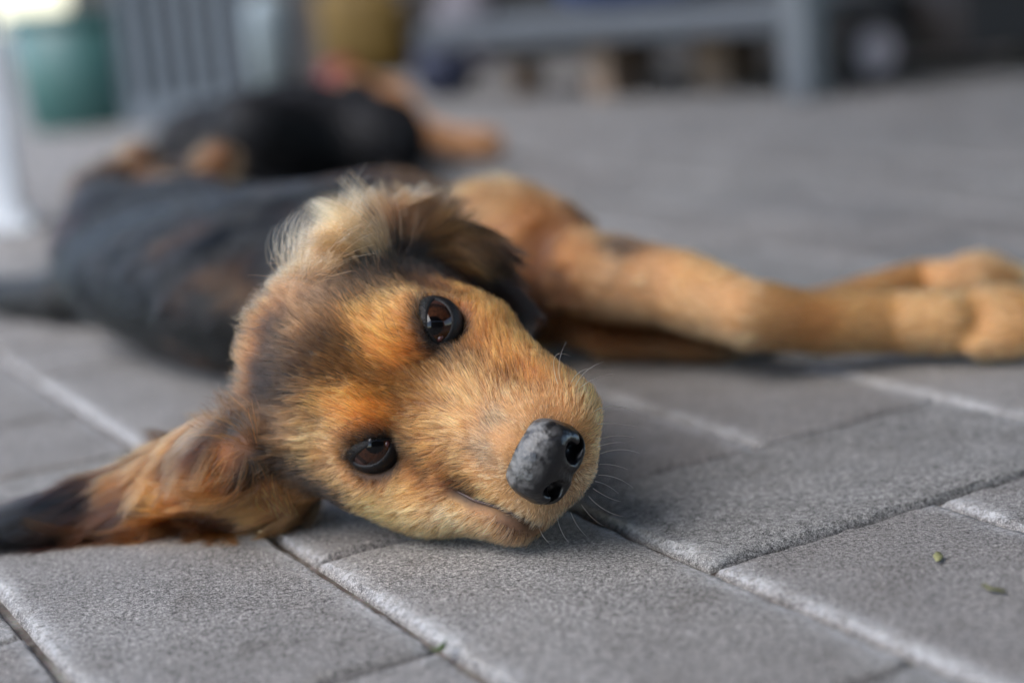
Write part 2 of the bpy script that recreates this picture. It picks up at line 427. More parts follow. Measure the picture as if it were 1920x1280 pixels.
# upper foreleg: shoulder, elbow, wrist, paw
sh = at(930, 450, 0.88); sh[2] = 0.058
F1.chain([sh, at(1010, 490, 0.86)], [0.036, 0.030], 0.015)
L1 = [at(980, 480, 0.862), atz(1110, 515, 0.050), atz(1260, 540, 0.043), atz(1400, 588, 0.033), atz(1530, 606, 0.025), atz(1660, 604, 0.021), atz(1770, 604, 0.020)]
F1.chain(L1, [0.028, 0.0208, 0.0185, 0.0158, 0.0138, 0.0142, 0.0148], 0.016)
for dy, ln in ((-0.012, 0.012), (-0.004, 0.020), (0.005, 0.021), (0.012, 0.013)):
    p = L1[-1] + (L1[-1] - L1[-2]) / np.linalg.norm(L1[-1] - L1[-2]) * (0.012 + ln); F1.ell(p + [0, dy * 0.5, dy * 0.72], (0.020, 0.0085, 0.0075), None, 0.005)
# lower foreleg, mostly hidden
L2 = [at(1000, 560, 0.88) * [1, 1, 0] + [0, 0, 0.033], atz(1130, 618, 0.016), atz(1330, 634, 0.013), atz(1560, 575, 0.014), atz(1720, 532, 0.015), atz(1830, 530, 0.016)]
F1.chain(L2, [0.024, 0.014, 0.0115, 0.0105, 0.0115, 0.012], 0.008)
for dx, dz in ((0.000, 0.008), (0.010, 0.002), (0.008, -0.005)): F1.ell(L2[-1] + [dx, 0.0, dz], (0.016, 0.009, 0.0075), None, 0.004)
# ears: right one spread on the paving, left one folded back over the neck
E1 = [H(3.0, -4.3, 0.2), atz(462, 845, 0.032), atz(370, 893, 0.018), atz(255, 930, 0.011), atz(150, 958, 0.008), atz(95, 972, 0.006)]
F1.chain(E1, [0.022, 0.022, 0.021, 0.018, 0.0145, 0.010], 0.010, flat=((0, -0.35, 1), 2.6))
F1.chain([H(2.4, -5.2, -0.4), atz(462, 828, 0.038), atz(380, 868, 0.022)], [0.014, 0.012, 0.008], 0.012)
E1b = [H(3.6, -2.6, -0.8), atz(520, 905, 0.016), atz(470, 940, 0.009), atz(410, 950, 0.006)]
F1.chain(E1b, [0.013, 0.015, 0.012, 0.008], 0.010, flat=((0, -0.35, 1), 1.6))
E2 = [H(-2.9, -3.8, 0.5), at(700, 462, 0.632), at(790, 445, 0.645), at(870, 480, 0.65), at(922, 545, 0.652)]
F1.chain(E2, [0.009, 0.009, 0.011, 0.011, 0.008], 0.007, flat=(HX * 0.7 + HZ * 0.4, 1.7))
DV, DF = F1.surface()
del F1.d
DV = relax(DV, DF, 3, 0.45)
DN = vnormals(DV, DF)
print('dog verts', flush=True); print('dog verts', len(DV), 'head min z', DV[np.linalg.norm(DV - HO, axis=1) < 0.07][:, 2].min(), time.time() - T0)
dog_bvh = BVHTree.FromPolygons([tuple(v) for v in DV], DF.tolist())

# ---- coat colours, with shading of the muzzle sides and back painted in: sample points on the animal (placed by looking along the lens at the finished surface), blended in space
COAT = """
300 345 18 15 14|335 332 24 19 17|355 322 60 44 34|190 350 20 17 16|150 372 24 20 19|120 388 26 22 20|205 335 60 46 38|100 400 30 26 25|220 326 110 82 60|372 314 120 86 60
405 300 160 114 76|388 306 140 100 68|258 298 146 108 78|240 306 130 96 70
590 898 28 24 24|616 918 28 24 24|642 937 28 24 24|666 951 34 29 28|560 876 30 26 26|690 501 26 24 26|722 506 26 24 26|762 512 28 25 25|802 520 30 26 25|842 540 34 29 27|650 490 30 27 28
520 850 34 29 29|545 868 30 26 26|570 890 30 26 26|600 912 30 26 26|625 930 30 26 26|645 942 34 29 28|630 472 28 26 28|660 478 26 24 26|690 486 26 24 26|720 490 26 24 26|760 497 26 24 26|800 505 28 25 25|830 517 30 26 25|855 536 36 30 27
430 800 66 48 38|450 780 90 66 48|480 862 56 44 38|470 900 70 50 40|500 882 54 44 40|575 680 84 66 50|620 630 92 72 54|660 660 112 80 46|510 725 62 52 46|545 705 74 60 48|670 540 100 84 70|720 545 118 96 74
845 656 84 60 44|872 664 120 84 50|772 852 92 64 44|792 872 128 84 48|850 905 118 74 42|832 890 136 86 46|872 916 104 68 46|960 700 166 108 56|1010 722 172 114 62|820 742 158 112 66
540 640 92 76 62|580 640 104 82 60|612 650 92 70 48|600 690 88 66 44|650 682 106 76 44|690 702 122 84 46|560 740 104 80 58|530 720 60 50 46|500 700 80 66 56|520 770 96 78 62|490 600 140 98 62|540 540 146 114 88
640 520 104 88 74|680 502 62 54 52|620 500 84 72 62|700 495 36 32 34|750 505 36 32 34|800 508 40 34 32|840 528 50 40 34|590 850 196 150 96|560 830 150 118 86|610 880 160 122 84|480 560 144 100 62|880 800 178 132 84|940 820 196 152 104
470 640 150 100 60|520 560 150 106 70|600 520 128 104 86|560 620 140 105 75|530 680 80 66 56|505 745 70 58 50|600 600 128 102 78|650 560 112 92 74
700 530 96 80 66|640 640 104 78 54|560 700 98 76 54|620 700 120 84 50|680 600 188 126 70|700 640 206 138 76|740 660 196 132 72|660 750 222 150 82
620 760 208 140 80|700 765 188 122 58|600 820 214 162 108|590 790 150 110 70|540 800 130 100 75|520 860 136 108 84|570 900 118 94 74|635 925 46 40 40
590 905 60 52 48|550 870 70 60 54|500 840 58 48 46|480 800 120 88 62|750 560 195 140 80|860 540 190 125 65|900 580 186 120 60|930 620 172 108 52
880 640 180 120 65|950 650 186 122 62|1000 690 186 122 66|760 710 142 96 50|720 720 130 86 46|800 700 150 105 60|850 720 186 142 92
900 760 190 146 96|920 780 160 134 108|960 760 202 158 108|1000 740 192 142 88|1060 740 198 144 88|1100 790 202 154 98|1120 860 192 148 98|1110 920 190 156 122
850 800 190 145 95|800 790 166 116 66|900 840 168 138 110|880 880 190 140 86|930 930 206 162 108|990 960 198 168 128|1050 960 192 162 128
840 870 150 95 50|820 900 166 106 56|760 880 186 136 82|700 900 192 142 92|650 890 186 140 90|760 950 212 168 112|850 960 222 188 138|900 985 190 150 112
960 990 150 115 92|700 950 202 152 92|800 840 170 115 60|640 690 118 84 50|580 660 110 84 60|620 560 120 98 80|740 600 190 135 75|460 700 144 98 60|440 760 120 96 78
600 440 96 76 60|570 460 96 76 60|650 400 120 96 74|560 510 190 152 112|660 470 50 44 46|720 480 40 36 38|780 492 40 36 36|840 520 44 36 34|880 545 60 46 36
740 440 128 98 72|800 410 92 68 48|850 450 60 44 34|880 480 34 28 26|930 545 34 28 26|700 420 150 116 84|760 390 110 80 56|820 470 170 130 88
950 420 172 124 80|900 380 170 130 90|1000 480 146 94 50|1040 540 120 76 38|1080 470 176 124 74|1120 500 190 150 108|1150 460 120 96 78|1200 520 202 156 108
1300 500 210 156 96|1300 560 206 162 112|1400 600 206 160 108|1530 610 182 132 80|1600 610 206 162 108|1750 610 212 168 112|1880 610 208 162 108|1700 520 212 160 104|1830 525 204 158 108
1150 630 166 112 68|1250 645 160 114 74|1330 655 156 118 82
460 840 146 96 50|420 850 163 104 50|400 810 103 67 38|360 840 51 43 44|300 860 129 84 47|340 880 168 108 54|300 910 129 83 45|250 930 103 67 42|350 940 159 100 47|420 930 137 88 50|440 960 103 67 42|250 980 100 64 36
200 920 60 48 46|150 940 52 42 40|100 960 46 38 36|60 980 56 44 38|150 990 66 46 32|320 970 110 72 40|500 910 180 130 82|560 930 170 124 80
470 560 32 32 36|450 600 32 32 36|500 520 34 33 36|540 440 36 34 36|430 660 30 30 33|520 620 43 43 49|420 640 31 31 35|400 560 30 30 34|450 450 31 31 35|350 500 31 31 35|300 420 34 34 39|250 380 20 20 23|400 380 25 25 29|330 360 17 17 20|500 400 33 33 37|560 370 36 36 41|240 600 17 17 20|220 500 33 33 37|300 580 34 34 39
150 480 33 33 37|150 560 31 31 35|60 560 10 10 11|20 560 10 10 11|120 560 16 16 17|420 690 25 25 29|480 560 31 31 35|520 480 36 36 41|640 370 43 37 33|700 360 50 41 36
"""
EYES = np.array([[s * EYE[0], EYE[1], EYE[2]] for s in (-1, 1)])
NOSE = np.array([0, 5.95, -1.95])
CP, CC = [], []
for t in COAT.replace('\n', '|').split('|'):
    if not t.strip(): continue
    x, y, r, g, b = map(float, t.split())
    d = Vector(ray(x, y)); d.normalize()
    hit = dog_bvh.ray_cast(Vector(CAM), d)
    if hit[0] is None: hit = dog_bvh.find_nearest(Vector(at(x, y, 0.62)))
    c_ = lin((r, g, b)); sat_ = (c_.max() - c_.min()) / c_.max(); c_ = c_ * min(1.25, (c_.max() / 0.40) ** 1.05) * (1 + (np.array([1.05, 0.875, 0.70]) - 1) * min(1, sat_ * 1.6)) * 0.92; CP.append(hit[0]); CC.append(c_)
CP = np.array(CP); CC = np.array(CC)
hp = to_head(CP)                                                     # the side of the face that is turned away takes the mirrored markings
for k in range(len(CP)):
    if abs(hp[k, 0]) > 1.2 and np.linalg.norm(hp[k] - [0, 0, -1]) < 6.5 and hp[k, 1] > -3.5:
        m = H(-hp[k, 0], hp[k, 1], hp[k, 2])
        if np.min(np.linalg.norm(CP - m, axis=1)) > 0.016: CP = np.vstack([CP, m]); CC = np.vstack([CC, CC[k]])
def coat(P):
    out = np.zeros((len(P), 3))
    for a in range(0, len(P), 20000):
        d2 = ((P[a:a + 20000, None, :] - CP[None]) ** 2).sum(-1) + 9e-6
        w = 1 / d2 ** 2.1; out[a:a + 20000] = (w @ CC) / w.sum(1, keepdims=True)
    q = to_head(P)
    for e in EYES:                                                   # dark hair round the eyes
        r = np.linalg.norm(q - e - np.array([np.sign(e[0]) * 0.2, 0.45, 0.35]), axis=1)
        f = np.exp(-(np.maximum(r - 0.95, 0) / 0.28) ** 2)[:, None]; out = out * (1 - 0.85 * f) + np.array([0.012, 0.009, 0.009]) * 0.85 * f
    f = np.exp(-(seg_dist(q, MOUTH)[0] / 0.22) ** 2)[:, None]; out = out * (1 - 0.75 * f) + np.array([0.03, 0.016, 0.011]) * 0.75 * f   # stained lip line
    return out

def mat_skin():
    N = Nodes('skin'); a = N.n('ShaderNodeAttribute'); a.attribute_name = 'coat'
    nz = N.noise(900, 3, 0.6, N.geo().outputs['Position'])
    c = N.mix(0.5, a.outputs['Color'], N.ramp(nz.outputs['Fac'], [(0.3, (0.35,) * 3), (0.7, (1, 1, 1))]).outputs['Color'], 'MULTIPLY')
    N.bsdf(c, 0.75); return N.m
puppy = mesh_obj('puppy', DV, DF, mat_skin(), label='tan and black puppy lying on its side with its head on the paving', cat='dog')
_ca = puppy.data.attributes.new('coat', 'FLOAT_COLOR', 'POINT')
_cc = np.ones((len(DV), 4), np.float32); _cc[:, :3] = coat(DV) * 0.55; _ca.data.foreach_set('color', _cc.ravel())
print('coat', time.time() - T0)

# ---- fur
def mat_hair(name, rough=0.34, radial=0.45, ior=1.4):
    N = Nodes(name); a = N.n('ShaderNodeAttribute'); a.attribute_name = 'tone'
    h = N.n('ShaderNodeBsdfHairPrincipled'); h.model = 'CHIANG'; h.parametrization = 'COLOR'
    N.l(a.outputs['Color'], h.inputs['Color'])
    h.inputs['Roughness'].default_value = rough; h.inputs['Radial Roughness'].default_value = radial; h.inputs['IOR'].default_value = ior
    N.l(h.outputs[0], N.out.inputs['Surface']); return N.m
M_HAIR = mat_hair('fur'); M_HAIR_BLACK = mat_hair('black_fur', 0.26, 0.35, 1.33)
_nd = rng.normal(0, 1, (3, 8, 3)); _np = rng.uniform(0, 6.28, (3, 8))
def wob(P, freq):                                                    # smooth vector noise
    return np.stack([np.sin(P @ (_nd[k].T * freq) + _np[k]).sum(1) for k in range(3)], 1) / 2.8
def sm(x, a, b):
    t = np.clip((x - a) / (b - a), 0, 1); return t * t * (3 - 2 * t)
def unit(v): return v / np.maximum(np.linalg.norm(v, axis=1, keepdims=True), 1e-9)
def make_curves(name, pts, rad, col, mat, parent):
    n, k, _ = pts.shape
    cu = bpy.data.hair_curves.new(name); cu.add_curves([k] * n)
    cu.points.foreach_set('position', pts.astype(np.float32).ravel())
    r = cu.attributes.get('radius') or cu.attributes.new('radius', 'FLOAT', 'POINT'); r.data.foreach_set('value', rad.astype(np.float32).ravel())
    c = cu.attributes.new('tone', 'FLOAT_COLOR', 'POINT'); cc = np.ones((n, k, 4), np.float32); cc[..., :3] = col; c.data.foreach_set('color', cc.ravel())
    cu.materials.append(mat)
    return link(bpy.data.objects.new(name, cu), parent)
from mathutils.kdtree import KDTree

def grow(name, V, F, Nn, weight, n, flow, length, lift, parent, rad=0.00006, k=6, clump=0.45, clump_n=14, curl=0.0, tone=None, jitter=0.16, mat=None, frizz=0.10, clump_tone=0.12, reach=0.006, patch=0.0):
    """hairs on a quad mesh. weight, flow, length, lift: functions of the root points"""
    c = V[F].mean(1); ar = np.linalg.norm(np.cross(V[F[:, 2]] - V[F[:, 0]], V[F[:, 3]] - V[F[:, 1]]), axis=1)
    p = ar * weight(c); p = p / p.sum()
    f = F[rng.choice(len(F), n, p=p)]
    u, v = rng.random((2, n)); w4 = np.stack([(1 - u) * (1 - v), u * (1 - v), u * v, (1 - u) * v], 1)[..., None]
    R = (V[f] * w4).sum(1); NN = unit((Nn[f] * w4).sum(1))
    L = length(R) * rng.uniform(0.7, 1.15, n)
    T = flow(R, NN) + wob(R, 330) * frizz * 1.6 + wob(R, 900) * frizz + rng.normal(0, frizz * 0.8, (n, 3))
    T = unit(T - NN * (T * NN).sum(1, keepdims=True))
    lf = lift(R) * rng.uniform(0.6, 1.5, n)
    side = np.cross(NN, T)
    ts = np.linspace(0, 1, k); pts = np.zeros((n, k, 3)); pts[:, 0] = R - NN * 0.0004
    ph = rng.uniform(0, 6.28, n); cw = wob(R, 160)[:, 0] * curl
    for i in range(1, k):
        a = lf * (1 - 0.85 * ts[i]); b = cw * ts[i] * 2 + (rng.normal(0, 0.05, n) + curl * 0.35 * np.sin(ph + ts[i] * 5))
        d = T * np.cos(a)[:, None] + NN * np.sin(a)[:, None] + side * b[:, None]
        pts[:, i] = pts[:, i - 1] + unit(d) * (L / (k - 1))[:, None]
    if clump > 0:
        m = max(n // clump_n, 1); ci = rng.choice(n, m, replace=False); kd = KDTree(m)
        for i, q in enumerate(ci): kd.insert(R[q], i)
        kd.balance(); near = ci[np.array([kd.find(q)[1] for q in R])]
        off = R[near] - R; far = np.linalg.norm(off, axis=1) > reach
        wgt = clump * rng.uniform(0.4, 1.0, n) * ~far
        for i in range(1, k):
            tgt = pts[near, i]; pts[:, i] += (tgt - pts[:, i]) * (wgt * ts[i] ** 1.5)[:, None]
    pts[..., 2] = np.maximum(pts[..., 2], 0.0006)
    base = coat(R + rng.normal(0, 0.0022, R.shape)) if tone is None else tone(R)
    if clump > 0: base = base * np.exp(rng.normal(0, clump_tone, n))[near][:, None] * np.exp(wob(R, 55)[:, :1] * patch)
    base = base * (1 + rng.normal(0, jitter, (n, 1))) * (1 + wob(R, 700)[:, :1] * 0.10)
    col = np.clip(base[:, None, :] * (0.5 + 0.68 * ts)[None, :, None], 0.004, 0.9)  # strands darker at the root: depth shade painted into the hair colour
    rd = np.broadcast_to(rad * (1 - 0.75 * ts ** 2), (n, k)) * rng.uniform(0.7, 1.3, (n, 1))
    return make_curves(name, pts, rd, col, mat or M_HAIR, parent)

dE1 = seg_dist(DV, E1); dE2 = seg_dist(DV, E2)
def head_zone(P):
    r = np.linalg.norm((to_head(P) - [0.2, 0.2, -1.5]) / [5.6, 8.2, 5.8], axis=1); return sm(-r, -1.08, -0.9)
def head_w(P):
    q = to_head(P); w = head_zone(P)
    for e in EYES:                                                   # none on the eyelids
        w = w * sm(np.linalg.norm(q - e - np.array([np.sign(e[0]) * 0.33, 0.66, 0.32]), axis=1), 0.70, 0.86)
    w = w * sm(np.linalg.norm((q - NOSE + [0, 0.25, 0]) / [1.15, 0.9, 1.15], axis=1), 0.9, 1.0)
    w = w * sm(seg_dist(q, MOUTH)[0], 0.2, 0.4)
    return w + 1e-9
def head_flow(P, NN):
    q = to_head(P); sx = np.sign(q[:, 0]); ax_ = np.abs(q[:, 0])
    mz = sm(q[:, 1], 0.5, 2.5); low = sm(-q[:, 2], 1.2, 2.8)
    v = np.stack([sx * np.minimum(ax_, 2) * (0.10 + 0.22 * mz), -np.ones(len(P)), -0.55 * low - 0.15 * mz], 1)
    for e in EYES:
        d = q - e; r = np.linalg.norm(d, axis=1); v += (d / r[:, None]) * (1.9 * np.exp(-(r / 1.55) ** 2))[:, None]
    d = q - NOSE + [0, 0.6, 0]; r = np.linalg.norm(d, axis=1); v += d / r[:, None] * (1.4 * np.exp(-(r / 1.5) ** 2))[:, None]
    return unit(v) @ HR
def head_len(P):
    q = to_head(P); L = 0.0075 + 0 * q[:, 0]
    mz = sm(q[:, 1], 0.3, 3.0); L = L * (1 - mz) + 0.0062 * mz
    L = L + 0.004 * sm(-q[:, 2], 1.5, 3.0) * (1 - mz) + 0.006 * sm(-q[:, 1], 3.5, 6.0)
    for e in EYES: L = L * (0.5 + 0.5 * sm(np.linalg.norm(q - e, axis=1), 1.0, 2.2))
    return L * (0.6 + 0.4 * sm(np.linalg.norm(q - NOSE, axis=1), 1.3, 3.2))
def head_lift(P): return 0.26 + 0.18 * sm(np.linalg.norm(to_head(P) - NOSE, axis=1), 1.5, 4.0)
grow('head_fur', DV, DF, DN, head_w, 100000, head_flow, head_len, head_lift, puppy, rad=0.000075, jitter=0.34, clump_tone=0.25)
def tuft_w(P): return np.exp(-(np.linalg.norm((P - TUFT) @ HR.T / [0.019, 0.013, 0.016], axis=1)) ** 4) + 1e-9
TUFT = np.array(dog_bvh.find_nearest(Vector(H(-3.0, -4.6, 1.3)))[0])
tdir = pic(np.array([0.12, 1.0, 0.15]))
grow('crest_fur', DV, DF, DN, tuft_w, 2600, lambda P, n: tdir + wob(P, 150) * 0.5, lambda P: 0.027 + 0 * P[:, 0], lambda P: 1.0 + 0 * P[:, 0], puppy, rad=0.00006, k=8, clump=0.88, clump_n=110, curl=0.35, tone=lambda P: np.tile(lin((172, 120, 78)), (len(P), 1)), clump_tone=0.3)
print('hair head', time.time() - T0)
ear_pts = E1[1:]
def ear_w(P): return sm(-np.minimum(seg_dist(P, E1[1:])[0], seg_dist(P, E1b[1:])[0]), -0.026, -0.018) * sm(seg_dist(P, E1)[2], -0.02, 0.10) + 1e-9
def ear_flow(P, NN):
    r, d, t = seg_dist(P, E1); low = sm(-seg_dist(P, E1b[1:])[0], -0.02, -0.008)[:, None]
    return d + np.array([0, -0.3, -0.15]) + low * np.array([0.1, -0.4, -0.3]) + wob(P, 60) * 0.35
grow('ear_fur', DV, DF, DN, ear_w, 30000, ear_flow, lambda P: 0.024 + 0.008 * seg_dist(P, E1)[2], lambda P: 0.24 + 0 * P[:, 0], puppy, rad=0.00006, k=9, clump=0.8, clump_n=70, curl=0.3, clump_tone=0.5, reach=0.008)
def ear2_w(P): return sm(-seg_dist(P, E2)[0], -0.022, -0.016) * sm(seg_dist(P, E2)[2], 0.05, 0.15) + 1e-9
def ear2_flow(P, NN): return seg_dist(P, E2)[1] + wob(P, 60) * 0.3
grow('ear_fur', DV, DF, DN, ear2_w, 20000, ear2_flow, lambda P: 0.024 + 0 * P[:, 0], lambda P: 0.4 + 0 * P[:, 0], puppy, rad=0.00006, k=9, clump=0.8, clump_n=60, curl=0.4, clump_tone=0.35)
print('hair ears', time.time() - T0)
def leg_w(P):
    r1, r2 = seg_dist(P, L1[1:] + [L1[-1] * 2 - L1[-2]])[0], seg_dist(P, L2[1:] + [L2[-1] * 2 - L2[-2]])[0]; return ((r1 < 0.028) | (r2 < 0.024)) * 1.0 + 1e-9
def leg_flow(P, NN):
    r1, d1, _ = seg_dist(P, L1); r2, d2, _ = seg_dist(P, L2); return np.where((r1 < r2)[:, None], d1, d2)
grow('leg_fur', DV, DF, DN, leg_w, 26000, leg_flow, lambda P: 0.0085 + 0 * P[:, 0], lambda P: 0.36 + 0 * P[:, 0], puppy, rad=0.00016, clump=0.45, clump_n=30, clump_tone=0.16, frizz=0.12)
def body_w(P):
    w = 1 - head_zone(P); r = np.minimum(seg_dist(P, L1[1:] + [L1[-1] * 2 - L1[-2]])[0] / 0.026, seg_dist(P, L2[1:] + [L2[-1] * 2 - L2[-2]])[0] / 0.022)
    w = w * (r > 1) * (seg_dist(P, E1[1:])[0] > 0.02) * (seg_dist(P, E2)[0] > 0.017); return np.clip(w, 0, 1) + 1e-9
def body_flow(P, NN): return np.broadcast_to(ax + np.array([0, 0, -0.45]), P.shape) + wob(P, 28) * 0.6
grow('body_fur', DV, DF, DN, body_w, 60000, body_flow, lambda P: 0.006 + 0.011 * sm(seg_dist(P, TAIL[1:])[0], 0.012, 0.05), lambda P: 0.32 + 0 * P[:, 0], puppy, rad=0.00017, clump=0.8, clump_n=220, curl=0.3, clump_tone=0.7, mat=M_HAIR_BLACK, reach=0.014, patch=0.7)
print('hair body', time.time() - T0)

# ---- whiskers: stiff hairs on the lips, above the eyes
def whisk(name, rows, tone_, rad, n_pts=10):
    """each row: root, middle and tip of a hair as seen along the lens; the root is found on the skin, the rest stands off towards the lens side"""
    pts = []
    for x0, y0, x1, y1, x2, y2, st in rows:
        h_ = dog_bvh.ray_cast(Vector(CAM), Vector(ray(x0, y0)).normalized())
        d0 = float((np.array(h_[0]) - CAM) @ CF) if h_[0] is not None else 0.575
        p = [at(x0, y0, d0), at(x1, y1, d0 - 0.01 * st), at(x2, y2, d0 - 0.014 * st)]
        t = np.linspace(0, 1, n_pts)[:, None]; q = (1 - t) ** 2 * p[0] + 2 * t * (1 - t) * p[1] + t * t * p[2]; q[:, 2] = np.maximum(q[:, 2], 0.001); pts.append(q)
    pts = np.array(pts); n = len(pts); ts = np.linspace(0, 1, n_pts)
    return make_curves(name, pts, np.broadcast_to(rad * (1 - 0.8 * ts), (n, n_pts)), np.broadcast_to(np.array(tone_), (n, n_pts, 3)), M_HAIR, puppy)
WL = [(1046, 722, 1022, 645, 1070, 668, .2), (1068, 722, 1082, 690, 1112, 690, .2), (1078, 726, 1092, 690, 1132, 678, .2), (1084, 730, 1110, 705, 1150, 700, -.2), (1052, 718, 1040, 680, 1062, 640, -.3),
      (1112, 772, 1140, 752, 1190, 770, -.3), (1120, 795, 1150, 790, 1195, 800, 0), (1124, 822, 1160, 812, 1190, 820, .2), (1126, 850, 1165, 835, 1200, 850, .2), (1124, 870, 1150, 868, 1178, 880, .3),
      (1122, 890, 1160, 890, 1188, 915, .3), (1112, 915, 1140, 935, 1165, 940, .3), (1104, 930, 1130, 960, 1168, 968, .3), (1090, 945, 1110, 975, 1132, 985, .4), (1070, 960, 1082, 990, 1100, 1005, .4), (1045, 972, 1052, 1000, 1066, 1016, .4),
      (905, 955, 880, 960, 862, 985, .5), (930, 965, 915, 985, 905, 1003, .5), (850, 940, 838, 960, 815, 970, .5), (1010, 985, 1015, 1005, 1030, 1018, .4), (1118, 838, 1150, 826, 1172, 830, .2), (1116, 902, 1138, 905, 1160, 925, .3)]
whisk('whiskers', WL, (0.85, 0.82, 0.76), 0.00011)
BW = [(745, 642, 722, 612, 704, 574, .5), (733, 634, 716, 602, 714, 556, .5), (758, 645, 736, 606, 722, 560, .5), (684, 782, 640, 786, 594, 836, .5), (674, 790, 622, 800, 588, 852, .5), (654, 766, 610, 768, 584, 800, .5), (690, 778, 650, 788, 606, 830, .6)]
whisk('brow_whiskers', BW, (0.012, 0.01, 0.01), 0.00007)

# ---- nose leather
def mat_nose():
    N = Nodes('nose_leather'); o = N.obj()
    v = N.n('ShaderNodeTexVoronoi'); v.inputs['Scale'].default_value = 750; N.l(o, v.inputs['Vector'])
    dust = N.noise(230, 5, 0.65, o, 0.4); 
    sep = N.n('ShaderNodeSeparateXYZ'); N.l(o, sep.inputs[0])
    # dried dust on the upper face of the pad, patchy
    up = N.ramp(N.math('ADD', N.math('MULTIPLY', sep.outputs['Z'], 100.0), N.math('MULTIPLY', sep.outputs['Y'], -55.0)), [(0.2, (0, 0, 0)), (0.95, (1, 1, 1))]).outputs['Color']
    f = N.math('MULTIPLY', up, N.ramp(dust.outputs['Fac'], [(0.42, (0.08,) * 3), (0.64, (1, 1, 1))]).outputs['Color'])
    c = N.mix(N.math('MULTIPLY', f, 0.55), rgba(13, 12, 14), rgba(140, 138, 136))
    rgh = N.math('ADD', N.math('MULTIPLY', f, 0.4), 0.3)
    b = N.bsdf(c, rgh); N.bump(v.outputs['Distance'], 0.4, 0.0004, b); return N.m
F2 = Field((-0.020, -0.016, -0.018), (0.020, 0.016, 0.018), 0.00045)
e2 = lambda c, r, k=0.3, cut=False, R=None: F2.ell(np.array(c) * 0.01, np.array(r) * 0.01, R, k * 0.01, cut)
e2((0, -0.15, 0.1), (1.0, 0.85, 1.0))
for s in (-1, 1):
    e2((s * 0.58, 0.0, -0.15), (0.6, 0.65, 0.72), 0.35)
    e2((s * 0.62, -0.12, 0.42), (0.46, 0.66, 0.44), 0.25)
    e2((s * 0.28, 0.32, -0.22), (0.34, 0.30, 0.42), 0.2)
    a_ = s * 0.5; Rz = np.array([[math.cos(a_), 0, -math.sin(a_)], [0, 1, 0], [math.sin(a_), 0, math.cos(a_)]])
    e2((s * 0.55, 0.64, -0.08), (0.24, 0.55, 0.34), 0.22, True, Rz)
    e2((s * 0.9, 0.42, -0.33), (0.42, 0.40, 0.12), 0.08, True)
F2.cap((0, 0.0078, 0.001), (0, 0.006, -0.011), 0.0008, 0.0012, 0.0015, True)
NV, NF = F2.surface(); NV = relax(NV, NF, 3)
nose = mesh_obj('nose', NV, NF, mat_nose(), puppy)
def head_matrix(o, R=None):
    A = HR.T if R is None else R
    return Matrix([list(A[r]) + [o[r]] for r in range(3)] + [[0, 0, 0, 1]])
nose.matrix_world = head_matrix(H(*NOSE)) @ Matrix.Scale(1.22, 4)

# ---- lip edge: the dark hairless skin along the closed mouth
lv, lf, nl = [], [], 8
lp = np.array([skin_at for skin_at in [np.array(dog_bvh.find_nearest(Vector(H(*m)))[0]) + unit((CAM - H(*m))[None])[0] * 0.0004 for m in MOUTH]])
tt = np.linspace(0, len(lp) - 1, 30); lp = np.stack([np.interp(tt, np.arange(len(lp)), lp[:, k]) for k in range(3)], 1)
for _ in range(3): lp[1:-1] = (lp[:-2] + 2 * lp[1:-1] + lp[2:]) / 4
for i, p in enumerate(lp):
    tg = unit((lp[min(i + 1, 29)] - lp[max(i - 1, 0)])[None])[0]; n1 = unit(np.cross(tg, CF)[None])[0]; n2 = np.cross(tg, n1); rr = 0.0008 * math.sin(math.pi * (i + 1) / 31) ** 0.5
    for k in range(nl): lv.append(p + (n1 * math.cos(2 * math.pi * k / nl) * 1.0 + n2 * math.sin(2 * math.pi * k / nl)) * rr)
lf = [(i * nl + k, i * nl + (k + 1) % nl, (i + 1) * nl + (k + 1) % nl, (i + 1) * nl + k) for i in range(29) for k in range(nl)]
mesh_obj('lip', lv, lf, mat_plain('lip_skin', (58, 40, 34), 0.6, 0.3, 400), puppy)

# ---- eyes
def mat_eye():
    N = Nodes('eyeball'); o = N.obj(); sep = N.n('ShaderNodeSeparateXYZ'); N.l(o, sep.inputs[0])
    r = N.math('SQRT', N.math('ADD', N.math('POWER', sep.outputs['X'], 2.0), N.math('POWER', sep.outputs['Y'], 2.0)))
    rc = N.math('MULTIPLY', r, 100.0)
    st = N.noise(900, 3, 0.6, o)
    iris = N.mix(0.6, rgba(38, 22, 15), N.ramp(st.outputs['Fac'], [(0.3, rgba(20, 12, 9)), (0.7, rgba(70, 41, 27))]).outputs['Color'])
    c = N.mix(N.ramp(rc, [(0.30, (0, 0, 0)), (0.36, (1, 1, 1))]).outputs['Color'], rgba(6, 5, 6), iris)
    c = N.mix(N.ramp(rc, [(0.60, (0, 0, 0)), (0.70, (1, 1, 1))]).outputs['Color'], c, rgba(26, 18, 16))
    c = N.mix(N.ramp(rc, [(0.74, (0, 0, 0)), (0.80, (1, 1, 1))]).outputs['Color'], c, rgba(54, 36, 32))
    b = N.bsdf(c, 0.4); b.inputs['Specular IOR Level'].default_value = 0.0; b.inputs['Coat Weight'].default_value = 1.0; b.inputs['Coat Roughness'].default_value = 0.015; b.inputs['Coat IOR'].default_value = 1.38
    return N.m
M_EYE = mat_eye()
def mat_lid():
    N = Nodes('eyelid_skin'); v = N.n('ShaderNodeTexVoronoi'); v.inputs['Scale'].default_value = 2200; N.l(N.geo().outputs['Position'], v.inputs['Vector'])
    b = N.bsdf(N.ramp(v.outputs['Distance'], [(0.0, rgba(22, 18, 19)), (0.6, rgba(9, 7, 8))]).outputs['Color'], 0.6); b.inputs['Specular IOR Level'].default_value = 0.3
    N.bump(v.outputs['Distance'], 0.4, 0.0003, b); return N.m
